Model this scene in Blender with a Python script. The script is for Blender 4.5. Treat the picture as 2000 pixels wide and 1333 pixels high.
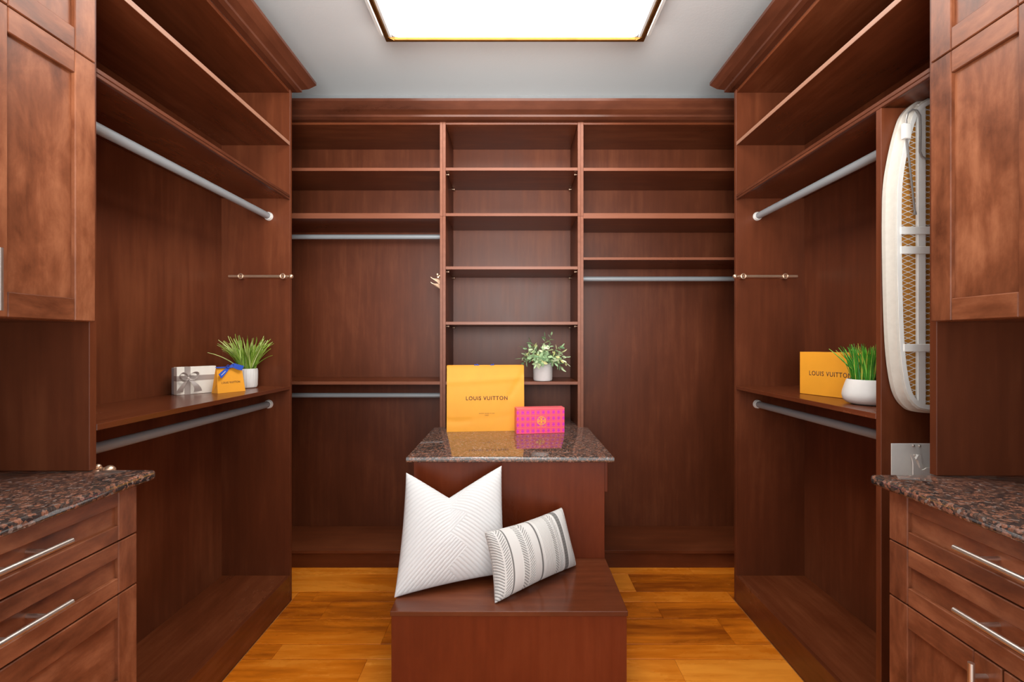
import bpy, bmesh, math, random
import numpy as np
from mathutils import Vector, Matrix, noise

for _o in list(bpy.data.objects):
    bpy.data.objects.remove(_o)
S = bpy.context.scene
C = S.collection
R = math.radians

# ------------------------------------------------------------------ camera
cam_d = bpy.data.cameras.new('camera')
cam = bpy.data.objects.new('camera', cam_d)
C.objects.link(cam)
cam.location = (0, 0, 1.32)
cam.rotation_euler = (R(90), 0, 0)
cam_d.sensor_width = 36.0
cam_d.lens = 36.0 * 890 / 2000
cam_d.shift_x = -0.001
cam_d.shift_y = 0.00075
cam_d.clip_start = 0.02
S.camera = cam

# ------------------------------------------------------------------ world: the bright bedroom the open entry side looks into
W = bpy.data.worlds.new('world')
S.world = W
W.use_nodes = True
_bg = W.node_tree.nodes['Background']
_bg.inputs['Color'].default_value = (1.0, 0.98, 0.96, 1)
_bg.inputs['Strength'].default_value = 1.0
# added fill light, unseen behind the camera, thrown up to brighten the ceiling
up_d = bpy.data.lights.new('added_ceiling_fill', 'AREA')
up_d.shape = 'DISK'
up_d.size = 1.2
up_d.energy = 27
up_d.spread = R(95)
up_d.color = (1.0, 0.985, 0.96)
up = bpy.data.objects.new('added_ceiling_fill', up_d)
C.objects.link(up)
up.location = (0, -0.45, 1.8)
up.rotation_euler = (Vector((0, 2.2, 2.96)) - Vector(up.location)).to_track_quat('-Z', 'Y').to_euler()
LAMP_STRENGTH = 5.0
LAMP_COLOR = (1.0, 0.955, 0.90, 1)
S.view_settings.view_transform = 'Standard'
S.view_settings.look = 'None'
S.view_settings.gamma = 1.0
S.view_settings.exposure = 0.5
S.view_settings.use_curve_mapping = False

# ------------------------------------------------------------------ materials
def srgb(r, g, b):
    def f(c):
        c /= 255.0
        return c / 12.92 if c <= 0.04045 else ((c + 0.055) / 1.055) ** 2.4
    return (f(r), f(g), f(b), 1)

def new_mat(name):
    m = bpy.data.materials.new(name)
    m.use_nodes = True
    nt = m.node_tree
    return m, nt, nt.nodes['Principled BSDF']

def node(nt, typ, **kw):
    n = nt.nodes.new(typ)
    for k, v in kw.items():
        setattr(n, k, v)
    return n

def link(nt, a, b):
    nt.links.new(a, b)

def math_n(nt, op, a, b=None, c=None):
    n = nt.nodes.new('ShaderNodeMath')
    n.operation = op
    for i, v in enumerate((a, b, c)):
        if v is None:
            continue
        if isinstance(v, (int, float)):
            n.inputs[i].default_value = v
        else:
            nt.links.new(v, n.inputs[i])
    return n.outputs[0]

def ramp(nt, fac, stops):
    n = nt.nodes.new('ShaderNodeValToRGB')
    e = n.color_ramp.elements
    while len(e) < len(stops):
        e.new(0.5)
    for i, (p, c) in enumerate(stops):
        e[i].position = p
        e[i].color = c
    nt.links.new(fac, n.inputs[0])
    return n.outputs[0]

def obj_coords(nt, scale, rnd=7.0):
    tc = node(nt, 'ShaderNodeTexCoord')
    oi = node(nt, 'ShaderNodeObjectInfo')
    add = node(nt, 'ShaderNodeVectorMath', operation='ADD')
    mul = math_n(nt, 'MULTIPLY', oi.outputs['Random'], rnd)
    comb = node(nt, 'ShaderNodeCombineXYZ')
    for i in range(3):
        link(nt, mul, comb.inputs[i])
    link(nt, tc.outputs['Object'], add.inputs[0])
    link(nt, comb.outputs[0], add.inputs[1])
    mp = node(nt, 'ShaderNodeMapping')
    mp.inputs['Scale'].default_value = scale
    link(nt, add.outputs[0], mp.inputs['Vector'])
    return mp.outputs[0], add.outputs[0], oi

def noise_n(nt, vec, scale, detail=4, rough=0.55, dist=0.0):
    n = node(nt, 'ShaderNodeTexNoise')
    n.inputs['Scale'].default_value = scale
    n.inputs['Detail'].default_value = detail
    n.inputs['Roughness'].default_value = rough
    n.inputs['Distortion'].default_value = dist
    link(nt, vec, n.inputs['Vector'])
    return n.outputs[0]

def wood(name, axis, dark, mid, light, rough=0.30, blotch=0.45, grain=0.5, var=0.1, bs=3.0, spec=0.36, coat=0.0, dist=0.25, stretch=0.45):
    m, nt, b = new_mat(name)
    sc = [11.0, 11.0, 11.0]
    sc['xyz'.index(axis)] = 0.8
    v, raw, oi = obj_coords(nt, sc)
    g = noise_n(nt, v, 3.0, 6, 0.58, 0.2)
    sb = [1.0, 1.0, 1.0]
    sb['xyz'.index(axis)] = stretch
    mp = node(nt, 'ShaderNodeMapping')
    mp.inputs['Scale'].default_value = sb
    link(nt, raw, mp.inputs['Vector'])
    bl = noise_n(nt, mp.outputs[0], bs, 6, 0.65, dist)
    s1 = math_n(nt, 'MULTIPLY_ADD', math_n(nt, 'SUBTRACT', g, 0.5), grain, 0.5)
    s2 = math_n(nt, 'MULTIPLY_ADD', math_n(nt, 'SUBTRACT', bl, 0.5), blotch * 2.4, s1)
    s3 = math_n(nt, 'MULTIPLY_ADD', math_n(nt, 'SUBTRACT', oi.outputs['Random'], 0.5), var, s2)
    col = ramp(nt, s3, [(0.12, dark), (0.5, mid), (0.9, light)])
    link(nt, col, b.inputs['Base Color'])
    rr = math_n(nt, 'MULTIPLY_ADD', bl, 0.16, rough - 0.08)
    link(nt, rr, b.inputs['Roughness'])
    b.inputs['Specular IOR Level'].default_value = spec
    b.inputs['Coat Weight'].default_value = coat
    b.inputs['Coat Roughness'].default_value = 0.18
    bp = node(nt, 'ShaderNodeBump')
    bp.inputs['Strength'].default_value = 0.04
    bp.inputs['Distance'].default_value = 0.002
    link(nt, g, bp.inputs['Height'])
    link(nt, bp.outputs[0], b.inputs['Normal'])
    return m

PD, PM, PL = srgb(74, 34, 16), srgb(101, 50, 27), srgb(134, 75, 45)
wood_x = wood('panel wood along x', 'x', PD, PM, PL)
seat_m = wood('glossy seat wood', 'x', PD, PM, PL, rough=0.22, spec=0.6)
lit_band_m = wood('edge banding with painted sheen', 'x', srgb(104, 58, 38), srgb(128, 76, 54), srgb(150, 96, 72), blotch=0.2, rough=0.36)  # front edges tinted lighter: lamp light and sheen put into the wood colour
lit_band_l = wood('pale edge banding with painted sheen', 'y', srgb(138, 96, 76), srgb(160, 116, 94), srgb(176, 132, 110), blotch=0.2, rough=0.36)  # palest tint, lamp light on the top shelf edges painted in
wood_y = wood('panel wood along y', 'y', PD, PM, PL, rough=0.25, spec=0.5)
wood_z = wood('panel wood upright', 'z', PD, PM, PL, blotch=0.35, rough=0.42)
DD, DM, DL = srgb(76, 37, 21), srgb(130, 75, 48), srgb(174, 111, 77)
KD, KM, KL = srgb(60, 29, 17), srgb(88, 46, 29), srgb(114, 64, 42)
door_z = wood('stained door wood upright', 'z', DD, DM, DL, rough=0.34, blotch=0.55, grain=0.5, bs=13.0, var=0.14, dist=0.25)
door_y = wood('stained door wood along y', 'y', DD, DM, DL, rough=0.34, blotch=0.55, grain=0.5, bs=13.0, var=0.18, dist=0.25)
crown_y = wood('crown wood along y', 'y', KD, KM, KL, blotch=0.5, bs=5.0)
crown_x = wood('crown wood along x', 'x', KD, KM, KL, blotch=0.5, bs=5.0)
isl_z = wood('island veneer upright', 'z', srgb(86, 34, 15), srgb(116, 51, 25), srgb(138, 68, 38), blotch=0.4, rough=0.3, spec=0.25)
floor_m = wood('floor plank wood', 'x', srgb(146, 70, 12), srgb(216, 118, 22), srgb(246, 156, 52), rough=0.27, blotch=0.5, grain=0.75, var=0.5, bs=7.0, coat=0.15, dist=0.4, stretch=0.22)
gap_m = wood('plank underlay', 'x', srgb(170, 104, 50), srgb(196, 128, 70), srgb(214, 150, 90))

def plain(name, col, rough=0.5, metal=0.0, spec=0.5, nscale=0, namt=0.0, sheen=0.0, trans=0.0):
    m, nt, b = new_mat(name)
    b.inputs['Roughness'].default_value = rough
    b.inputs['Metallic'].default_value = metal
    b.inputs['Specular IOR Level'].default_value = spec
    b.inputs['Sheen Weight'].default_value = sheen
    tc = node(nt, 'ShaderNodeTexCoord')
    nz = noise_n(nt, tc.outputs['Object'], nscale or 14, 4)
    a = namt or 0.05
    lo = tuple(c * (1 - a) for c in col[:3]) + (1,)
    hi = tuple(min(1, c * (1 + a)) for c in col[:3]) + (1,)
    link(nt, ramp(nt, nz, [(0.3, lo), (0.7, hi)]), b.inputs['Base Color'])
    return m

rod_m = plain('grey painted rod', srgb(168, 175, 180), 0.38, 0.15, namt=0.015)
chrome = plain('brushed steel', srgb(226, 222, 216), 0.36, 1.0)
nickel = plain('satin champagne nickel', srgb(232, 200, 172), 0.34, 0.85)
brass = plain('aged brass', srgb(150, 106, 52), 0.32, 0.9, namt=0.2)
wire_m = plain('dark chrome wire', srgb(150, 147, 145), 0.3, 0.45)
white_metal = plain('white powder coat', srgb(240, 240, 236), 0.42)
white_cloth = plain('white board cover', srgb(204, 199, 189), 0.8, namt=0.04, nscale=60)
pad_brown = plain('brown pad behind mesh', srgb(190, 128, 44), 0.7, namt=0.14, nscale=20)
orange_m = plain('orange card', srgb(246, 168, 44), 0.55, namt=0.03)
ink = plain('dark purple ink', srgb(74, 34, 40), 0.5)
blue_m = plain('blue ribbon satin', srgb(52, 92, 200), 0.4)
white_card = plain('white card', srgb(250, 246, 236), 0.5)
grey_card = plain('grey card', srgb(178, 178, 184), 0.5)
silver_m = plain('silver satin ribbon', srgb(196, 186, 180), 0.28, 0.3)
pot_white = plain('white glazed pot', srgb(238, 238, 236), 0.3)
pot_concrete = plain('pale washed concrete', srgb(206, 202, 200), 0.7, nscale=9, namt=0.16)
soil_m = plain('dark moss', srgb(50, 54, 30), 0.9, namt=0.4, nscale=40)
gold_ink = plain('gold ink', srgb(250, 184, 52), 0.4)
white_paint = plain('white fixture paint', srgb(232, 230, 226), 0.4)
stem_m = plain('grey green stem', srgb(110, 124, 84), 0.6)
white_print = plain('white print', srgb(214, 220, 240), 0.5)
seam_m = plain('light seam', srgb(150, 96, 70), 0.5)

def leaf_mat(name, stops, rough=0.45):
    m, nt, b = new_mat(name)
    oi = node(nt, 'ShaderNodeObjectInfo')
    tc = node(nt, 'ShaderNodeTexCoord')
    nz = noise_n(nt, tc.outputs['Object'], 30, 2)
    f = math_n(nt, 'MULTIPLY_ADD', math_n(nt, 'SUBTRACT', nz, 0.5), 0.5, oi.outputs['Random'])
    link(nt, ramp(nt, f, stops), b.inputs['Base Color'])
    b.inputs['Roughness'].default_value = rough
    return m
grass_a = leaf_mat('pale grass blade', [(0.0, srgb(104, 146, 40)), (0.5, srgb(168, 200, 84)), (1.0, srgb(224, 234, 160))])
grass_b = leaf_mat('green grass blade', [(0.0, srgb(40, 124, 44)), (0.55, srgb(96, 190, 56)), (0.93, srgb(166, 226, 96)), (1.0, srgb(226, 186, 84))])
leaf_c = leaf_mat('pale boxwood leaf', [(0.0, srgb(112, 150, 108)), (0.45, srgb(172, 204, 152)), (0.8, srgb(222, 238, 196)), (1.0, srgb(236, 236, 150))], 0.6)

# ceiling paint
ceil_m, nt, b = new_mat('ceiling paint')
b.inputs['Base Color'].default_value = srgb(232, 233, 232)
b.inputs['Roughness'].default_value = 0.8
tc = node(nt, 'ShaderNodeTexCoord')
bp = node(nt, 'ShaderNodeBump')
bp.inputs['Strength'].default_value = 0.12
bp.inputs['Distance'].default_value = 0.004
link(nt, noise_n(nt, tc.outputs['Object'], 90, 3), bp.inputs['Height'])
link(nt, bp.outputs[0], b.inputs['Normal'])
wall_m = plain('wall paint', srgb(146, 149, 151), 0.8)

# granite
granite, nt, b = new_mat('tan brown granite')
tc = node(nt, 'ShaderNodeTexCoord')
vo = node(nt, 'ShaderNodeTexVoronoi')
vo.inputs['Scale'].default_value = 150
dist = node(nt, 'ShaderNodeVectorMath', operation='ADD')
nz = node(nt, 'ShaderNodeTexNoise')
nz.inputs['Scale'].default_value = 40
nz.inputs['Detail'].default_value = 3
link(nt, tc.outputs['Object'], nz.inputs['Vector'])
sc_ = node(nt, 'ShaderNodeVectorMath', operation='SCALE')
sc_.inputs['Scale'].default_value = 0.012
link(nt, nz.outputs['Color'], sc_.inputs[0])
link(nt, tc.outputs['Object'], dist.inputs[0])
link(nt, sc_.outputs[0], dist.inputs[1])
link(nt, dist.outputs[0], vo.inputs['Vector'])
sep = node(nt, 'ShaderNodeSeparateColor')
link(nt, vo.outputs['Color'], sep.inputs[0])
c1 = ramp(nt, sep.outputs[0], [(0.0, srgb(52, 52, 54)), (0.35, srgb(84, 76, 72)), (0.55, srgb(104, 86, 76)), (0.72, srgb(140, 98, 80)), (0.9, srgb(172, 120, 98)), (1.0, srgb(150, 146, 142))])
fine = noise_n(nt, tc.outputs['Object'], 260, 3)
c2 = ramp(nt, fine, [(0.32, (0.35, 0.34, 0.34, 1)), (0.6, (1, 1, 1, 1))])
mx = node(nt, 'ShaderNodeMix', data_type='RGBA', blend_type='MULTIPLY')
mx.inputs['Factor'].default_value = 0.8
link(nt, c1, mx.inputs[6])
link(nt, c2, mx.inputs[7])
link(nt, mx.outputs[2], b.inputs['Base Color'])
b.inputs['Roughness'].default_value = 0.045
b.inputs['IOR'].default_value = 2.1

# lit diffuser of the ceiling lamp
lamp_m, nt, b = new_mat('lit diffuser')
b.inputs['Base Color'].default_value = (0.9, 0.88, 0.84, 1)
b.inputs['Emission Color'].default_value = LAMP_COLOR
b.inputs['Emission Strength'].default_value = LAMP_STRENGTH

# pink printed box: purple diamonds in an orange dotted lattice (flat print)
pink_m, nt, b = new_mat('pink printed card')
tc = node(nt, 'ShaderNodeTexCoord')
sx = node(nt, 'ShaderNodeSeparateXYZ')
link(nt, tc.outputs['Object'], sx.inputs[0])
P = 0.0283
fx = math_n(nt, 'ABSOLUTE', math_n(nt, 'SUBTRACT', math_n(nt, 'FRACT', math_n(nt, 'MULTIPLY', sx.outputs[0], 1 / P)), 0.5))
fz = math_n(nt, 'ABSOLUTE', math_n(nt, 'SUBTRACT', math_n(nt, 'FRACT', math_n(nt, 'MULTIPLY_ADD', sx.outputs[2], 1 / 0.0335, 0.04)), 0.5))
dm = math_n(nt, 'LESS_THAN', math_n(nt, 'ADD', fx, fz), 0.30)
gx = math_n(nt, 'ABSOLUTE', math_n(nt, 'SUBTRACT', math_n(nt, 'FRACT', math_n(nt, 'MULTIPLY', sx.outputs[0], 4 / P)), 0.5))
gz = math_n(nt, 'ABSOLUTE', math_n(nt, 'SUBTRACT', math_n(nt, 'FRACT', math_n(nt, 'MULTIPLY_ADD', sx.outputs[2], 4 / 0.0335, 0.16)), 0.5))
dots = math_n(nt, 'MULTIPLY', math_n(nt, 'LESS_THAN', math_n(nt, 'ADD', gx, gz), 0.34), math_n(nt, 'GREATER_THAN', math_n(nt, 'ADD', fx, fz), 0.36))
edge = math_n(nt, 'GREATER_THAN', math_n(nt, 'MAXIMUM', fx, fz), 0.40)
def mixc(nt, fac, a, bb):
    n = node(nt, 'ShaderNodeMix', data_type='RGBA')
    link(nt, fac, n.inputs[0])
    for i, v in ((6, a), (7, bb)):
        if isinstance(v, tuple):
            n.inputs[i].default_value = v
        else:
            link(nt, v, n.inputs[i])
    return n.outputs[2]
k = mixc(nt, edge, srgb(255, 84, 150), srgb(255, 112, 118))
k = mixc(nt, dots, k, srgb(232, 44, 92))
k = mixc(nt, dm, k, srgb(220, 50, 184))
link(nt, k, b.inputs['Base Color'])
b.inputs['Roughness'].default_value = 0.45
pink_top = plain('coral card', srgb(250, 110, 120), 0.45)

def color_attr_mat(name, rough=0.85):
    m, nt, b = new_mat(name)
    a = node(nt, 'ShaderNodeVertexColor', layer_name='Col')
    link(nt, a.outputs[0], b.inputs['Base Color'])
    b.inputs['Roughness'].default_value = rough
    tc = node(nt, 'ShaderNodeTexCoord')
    bp = node(nt, 'ShaderNodeBump')
    bp.inputs['Strength'].default_value = 0.25
    bp.inputs['Distance'].default_value = 0.001
    link(nt, noise_n(nt, tc.outputs['Object'], 700, 2), bp.inputs['Height'])
    link(nt, bp.outputs[0], b.inputs['Normal'])
    return m
pillow_m = color_attr_mat('woven pillow cotton')

# ------------------------------------------------------------------ mesh helpers
def box(bm, x0, x1, y0, y1, z0, z1, bev=0.0012, seg=1):
    x0, x1 = min(x0, x1), max(x0, x1)
    y0, y1 = min(y0, y1), max(y0, y1)
    z0, z1 = min(z0, z1), max(z0, z1)
    r = bmesh.ops.create_cube(bm, size=1.0)
    vs = r['verts']
    for v in vs:
        v.co = Vector(((x0 + x1) / 2 + v.co.x * (x1 - x0), (y0 + y1) / 2 + v.co.y * (y1 - y0), (z0 + z1) / 2 + v.co.z * (z1 - z0)))
    if bev:
        bev = min(bev, 0.45 * min(x1 - x0, y1 - y0, z1 - z0))
        es = list({e for v in vs for e in v.link_edges})
        bmesh.ops.bevel(bm, geom=es, offset=bev, segments=seg, affect='EDGES', profile=0.5)

def frame_for(d):
    d = d.normalized()
    up = Vector((0, 0, 1)) if abs(d.z) < 0.9 else Vector((1, 0, 0))
    a = d.cross(up).normalized()
    return a, d.cross(a).normalized()

def tube(bm, pts, rad, seg=12, caps=True):
    pts = [Vector(p) for p in pts]
    n = len(pts)
    rads = rad if isinstance(rad, (list, tuple)) else [rad] * n
    rings = []
    a0 = None
    for i, p in enumerate(pts):
        d = (pts[min(i + 1, n - 1)] - pts[max(i - 1, 0)])
        a, b_ = frame_for(d)
        if a0 is not None:
            a = (a0 - d.normalized() * a0.dot(d.normalized())).normalized()
            b_ = d.normalized().cross(a)
        a0 = a
        rings.append([bm.verts.new(p + (a * math.cos(t) + b_ * math.sin(t)) * rads[i]) for t in [2 * math.pi * k / seg for k in range(seg)]])
    for i in range(n - 1):
        for k in range(seg):
            bm.faces.new((rings[i][k], rings[i][(k + 1) % seg], rings[i + 1][(k + 1) % seg], rings[i + 1][k]))
    if caps:
        bm.faces.new(rings[0][::-1])
        bm.faces.new(rings[-1])

def cyl(bm, p0, p1, r, seg=16):
    tube(bm, [p0, p1], r, seg)

def ball(bm, c, r, seg=12):
    bmesh.ops.create_uvsphere(bm, u_segments=seg, v_segments=seg // 2 + 2, radius=r, matrix=Matrix.Translation(Vector(c)))

def lathe(bm, prof, c=(0, 0, 0), seg=32, wob=None):
    c = Vector(c)
    rings = []
    for r, z in prof:
        rings.append([bm.verts.new(c + Vector((r * (wob(k, z) if wob else 1) * math.cos(2 * math.pi * k / seg), r * (wob(k, z) if wob else 1) * math.sin(2 * math.pi * k / seg), z))) for k in range(seg)])
    for i in range(len(rings) - 1):
        for k in range(seg):
            bm.faces.new((rings[i][k], rings[i][(k + 1) % seg], rings[i + 1][(k + 1) % seg], rings[i + 1][k]))
    bm.faces.new(rings[0][::-1])
    bm.faces.new(rings[-1])

def prism(bm, poly, f0, f1, bev=0):
    """poly: list of 2-tuples, f0/f1 map a 2-tuple to a 3-D point on the two end faces"""
    a = [bm.verts.new(f0(p)) for p in poly]
    b_ = [bm.verts.new(f1(p)) for p in poly]
    n = len(poly)
    fs = [bm.faces.new(a[::-1]), bm.faces.new(b_)]
    for i in range(n):
        fs.append(bm.faces.new((a[i], a[(i + 1) % n], b_[(i + 1) % n], b_[i])))
    if bev:
        es = list({e for f in fs[:2] for e in f.edges})
        bmesh.ops.bevel(bm, geom=es, offset=bev, segments=3, affect='EDGES', profile=0.5)

def strip(bm, pts, wid, th=0.0006):
    """a ribbon: centre points, one width vector per point, closed thin solid"""
    n = len(pts)
    top, bot = [], []
    for i in range(n):
        p, w = Vector(pts[i]), Vector(wid[i])
        d = Vector(pts[min(i + 1, n - 1)]) - Vector(pts[max(i - 1, 0)])
        nn = d.cross(w)
        nn = nn.normalized() * th if nn.length > 1e-9 else Vector((0, 0, th))
        top.append((bm.verts.new(p + w * 0.5 + nn), bm.verts.new(p - w * 0.5 + nn)))
        bot.append((bm.verts.new(p + w * 0.5 - nn), bm.verts.new(p - w * 0.5 - nn)))
    for i in range(n - 1):
        bm.faces.new((top[i][0], top[i][1], top[i + 1][1], top[i + 1][0]))
        bm.faces.new((bot[i][1], bot[i][0], bot[i + 1][0], bot[i + 1][1]))
        bm.faces.new((top[i][0], top[i + 1][0], bot[i + 1][0], bot[i][0]))
        bm.faces.new((top[i + 1][1], top[i][1], bot[i][1], bot[i + 1][1]))
    bm.faces.new((top[0][1], top[0][0], bot[0][0], bot[0][1]))
    bm.faces.new((top[-1][0], top[-1][1], bot[-1][1], bot[-1][0]))

def finish(me, mat, smooth=False):
    me.materials.append(mat)
    if smooth:
        me.shade_smooth()
        me.set_sharp_from_angle(angle=R(38))
    return me

def mesh_of(name, fn, mat, off=(0, 0, 0), smooth=False):
    bm = bmesh.new()
    fn(bm)
    if off != (0, 0, 0):
        bmesh.ops.translate(bm, vec=-Vector(off), verts=bm.verts)
    bmesh.ops.recalc_face_normals(bm, faces=bm.faces)
    me = bpy.data.meshes.new(name)
    bm.to_mesh(me)
    bm.free()
    return finish(me, mat, smooth)

class Thing:
    """an Empty at the thing's base; parts are given in world coordinates (world=True) or in its own frame"""
    def __init__(self, name, label, cat, loc, rotz=0.0, group=None, world=True):
        self.o = bpy.data.objects.new(name, None)
        self.o.empty_display_size = 0.05
        C.objects.link(self.o)
        self.o.location = loc
        self.o.rotation_euler = (0, 0, rotz)
        self.o['label'] = label
        self.o['category'] = cat
        if group:
            self.o['group'] = group
        self.off = tuple(loc) if world else (0, 0, 0)

    def part(self, name, fn, mat, parent=None, smooth=False, label=None, kind=None):
        me = mesh_of(name, fn, mat, self.off, smooth)
        return self.link(name, me, parent, label, kind)

    def link(self, name, me, parent=None, label=None, kind=None):
        o = bpy.data.objects.new(name, me)
        C.objects.link(o)
        o.parent = parent or self.o
        if label:
            o['label'] = label
        if kind:
            o['kind'] = kind
        return o

    def b(self, name, x0, x1, y0, y1, z0, z1, mat, parent=None, bev=0.0012, label=None, seg=1):
        return self.part(name, lambda bm: box(bm, x0, x1, y0, y1, z0, z1, bev, seg), mat, parent, label=label)

def struct(name, fn, mat, label, cat, smooth=False):
    me = mesh_of(name, fn, mat, smooth=smooth)
    o = bpy.data.objects.new(name, me)
    C.objects.link(o)
    o['kind'] = 'structure'
    o['label'] = label
    o['category'] = cat
    return o

def text_mesh(txt, width, height=None, spacing=1.12, thick=0.0003):
    cu = bpy.data.curves.new('lettering', 'FONT')
    cu.body = txt
    cu.space_character = spacing
    cu.align_x = 'CENTER'
    cu.resolution_u = 3
    cu.offset = 0.006
    ob = bpy.data.objects.new('lettering', cu)
    C.objects.link(ob)
    dg = bpy.context.evaluated_depsgraph_get()
    me = bpy.data.meshes.new_from_object(ob.evaluated_get(dg))
    bpy.data.objects.remove(ob)
    bpy.data.curves.remove(cu)
    xs = [v.co.x for v in me.vertices]
    ys = [v.co.y for v in me.vertices]
    w, h = max(xs) - min(xs), max(ys) - min(ys)
    sx_ = width / w
    sy_ = (height / h) if height else sx_
    cx, cy = (max(xs) + min(xs)) / 2, (max(ys) + min(ys)) / 2
    for v in me.vertices:
        v.co = Vector(((v.co.x - cx) * sx_, 0, (v.co.y - cy) * sy_))
    bm = bmesh.new()
    bm.from_mesh(me)
    r = bmesh.ops.extrude_face_region(bm, geom=bm.faces[:])
    for v in [g for g in r['geom'] if isinstance(g, bmesh.types.BMVert)]:
        v.co.y -= thick
    bmesh.ops.recalc_face_normals(bm, faces=bm.faces)
    bm.to_mesh(me)
    bm.free()
    return me

# ------------------------------------------------------------------ key planes (metres, camera at the origin looking along +y)
FACE = 1.131        # front plane of the side closets
BACKX = 1.478       # inside of their backs
A = 2.331           # far end of the side closets
B = 2.658           # front plane of the back units
BACKY = 3.005       # inside of their backs
CEIL = 2.96
NEAR = -0.12

# ------------------------------------------------------------------ the setting
floor = struct('floor', lambda bm: box(bm, -1.52, 1.52, NEAR, 3.05, -0.06, -0.0042, 0), gap_m, 'amber hardwood plank floor between the closets', 'floor')
random.seed(4)
rows = [2.70, 2.590, 2.407, 2.3126, 2.1716, 1.988, 1.895]
cyc = [0.141, 0.184, 0.093]
i = 0
while rows[-1] > NEAR + 0.1:
    rows.append(rows[-1] - cyc[i % 3])
    i += 1
joints = {0: [1.026, -0.3], 1: [0.653, -1.5], 2: [-1.025, 0.1], 3: [-0.923, 0.7176], 4: [-0.578, 0.971], 5: [-1.005, 0.2], 6: [-0.6055, 0.671]}
for r_ in range(len(rows) - 1):
    js = joints.get(r_) or [random.uniform(-0.9, -0.3), random.uniform(0.2, 0.9)]
    lim = 1.485 if rows[r_ + 1] > A else 1.129
    xs = [-lim] + sorted(j for j in js if -1.1 < j < 1.1) + [lim]
    pieces = [(a_, c_, rows[r_], rows[r_ + 1]) for a_, c_ in zip(xs[:-1], xs[1:])]
    if rows[r_] > A > rows[r_ + 1]:
        pieces += [(-1.485, -1.1305, rows[r_], A + 0.003), (1.1305, 1.485, rows[r_], A + 0.003)]
    for a_, c_, ya, yb in pieces:
        cx, cy = (a_ + c_) / 2, (ya + yb) / 2
        hw, hd = (c_ - a_) / 2 - 0.0003, (ya - yb) / 2 - 0.0013
        me = mesh_of('plank', lambda bm: box(bm, -hw, hw, -hd, hd, -0.0040, 0, 0.0018), floor_m)
        o = bpy.data.objects.new('plank', me)
        C.objects.link(o)
        o.parent = floor
        o.location = (cx, cy, random.uniform(-0.0002, 0.0))

struct('ceiling', lambda bm: box(bm, -1.52, 1.52, NEAR, 3.05, CEIL, CEIL + 0.06, 0), ceil_m, 'pale grey textured ceiling around the light', 'ceiling')
struct('wall_left', lambda bm: box(bm, -1.56, -1.50, NEAR, 3.05, 0, CEIL, 0), wall_m, 'painted wall behind the left closet', 'wall')
struct('wall_right', lambda bm: box(bm, 1.50, 1.56, NEAR, 3.05, 0, CEIL, 0), wall_m, 'painted wall behind the right closet', 'wall')
struct('wall_back', lambda bm: box(bm, -1.56, 1.56, 3.03, 3.09, 0, CEIL, 0), wall_m, 'painted wall above the back shelving', 'wall')

# crown mouldings
PROF = [(-0.004, 2.602), (0.020, 2.606), (0.0355, 2.616), (0.0355, 2.628), (0.041, 2.632), (0.060, 2.646), (0.0875, 2.681), (0.0875, 2.695), (-0.004, 2.700)]
def crown_side(bm, s):
    st = []
    for o_, z in PROF:
        st.append([bm.verts.new((s * (FACE - o_), NEAR, z)), bm.verts.new((s * (FACE - o_), A + o_, z)), bm.verts.new((s * 1.498, A + o_, z))])
    n = len(st)
    for i in range(n):
        j = (i + 1) % n
        for k_ in range(2):
            bm.faces.new((st[i][k_], st[i][k_ + 1], st[j][k_ + 1], st[j][k_]))
    bm.faces.new([q[0] for q in st])
    bm.faces.new([q[2] for q in st][::-1])
struct('trim_1', lambda bm: crown_side(bm, -1), crown_y, 'brown crown moulding along the top of the left closet', 'crown moulding')
struct('trim_2', lambda bm: crown_side(bm, 1), crown_y, 'brown crown moulding along the top of the right closet', 'crown moulding')
struct('trim_3', lambda bm: prism(bm, PROF, lambda p: (-1.49, B - p[0], p[1]), lambda p: (1.49, B - p[0], p[1])), crown_x, 'brown crown moulding along the top of the back shelving', 'crown moulding')

# ------------------------------------------------------------------ ceiling light
L = Thing('ceiling_light', 'large square lit ceiling light with a brass frame', 'ceiling light', (0.01, 1.70, 2.84))
LX, LY0, LY1 = 0.655, 1.10, 2.315
L.b('housing', 0.01 - 0.67, 0.01 + 0.67, LY0 - 0.01, LY1 - 0.02, 2.925, CEIL, white_paint)
def dif(bm):
    r_ = 0.028
    x0, x1, y0, y1 = 0.01 - 0.617, 0.01 + 0.617, LY0 + 0.02, LY1 - 0.018
    pts = []
    for cx, cy, a0 in ((x1 - r_, y1 - r_, 0), (x0 + r_, y1 - r_, 90), (x0 + r_, y0 + r_, 180), (x1 - r_, y0 + r_, 270)):
        for k_ in range(5):
            t = R(a0 + 22.5 * k_)
            pts.append((cx + r_ * math.cos(t), cy + r_ * math.sin(t)))
    prism(bm, pts, lambda p: (p[0], p[1], 2.856), lambda p: (p[0], p[1], 2.924))
L.part('diffuser', dif, lamp_m, label='glowing cream diffuser panel')
for s in (-1, 1):
    xc = 0.01 + s * 0.646
    L.b('frame_rail', xc - 0.011, xc + 0.011, LY0, LY1, 2.848, 2.866, brass, bev=0.003)
    L.b('frame_lip', 0.01 + s * 0.622, 0.01 + s * 0.634, LY0 + 0.02, LY1 - 0.02, 2.853, 2.862, white_paint)
    L.b('side_rail', 0.01 + s * 0.690 - 0.006, 0.01 + s * 0.690 + 0.006, LY0, LY1 + 0.02, 2.926, 2.940, brass, bev=0.003)
    L.b('side_panel', 0.01 + s * 0.668, 0.01 + s * 0.683, LY0, LY1 - 0.01, 2.866, 2.95, white_paint)
for y in (LY0, LY1):
    L.b('frame_rail', 0.01 - 0.657, 0.01 + 0.657, y - 0.008, y + 0.008, 2.848, 2.866, brass, bev=0.003)
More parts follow.
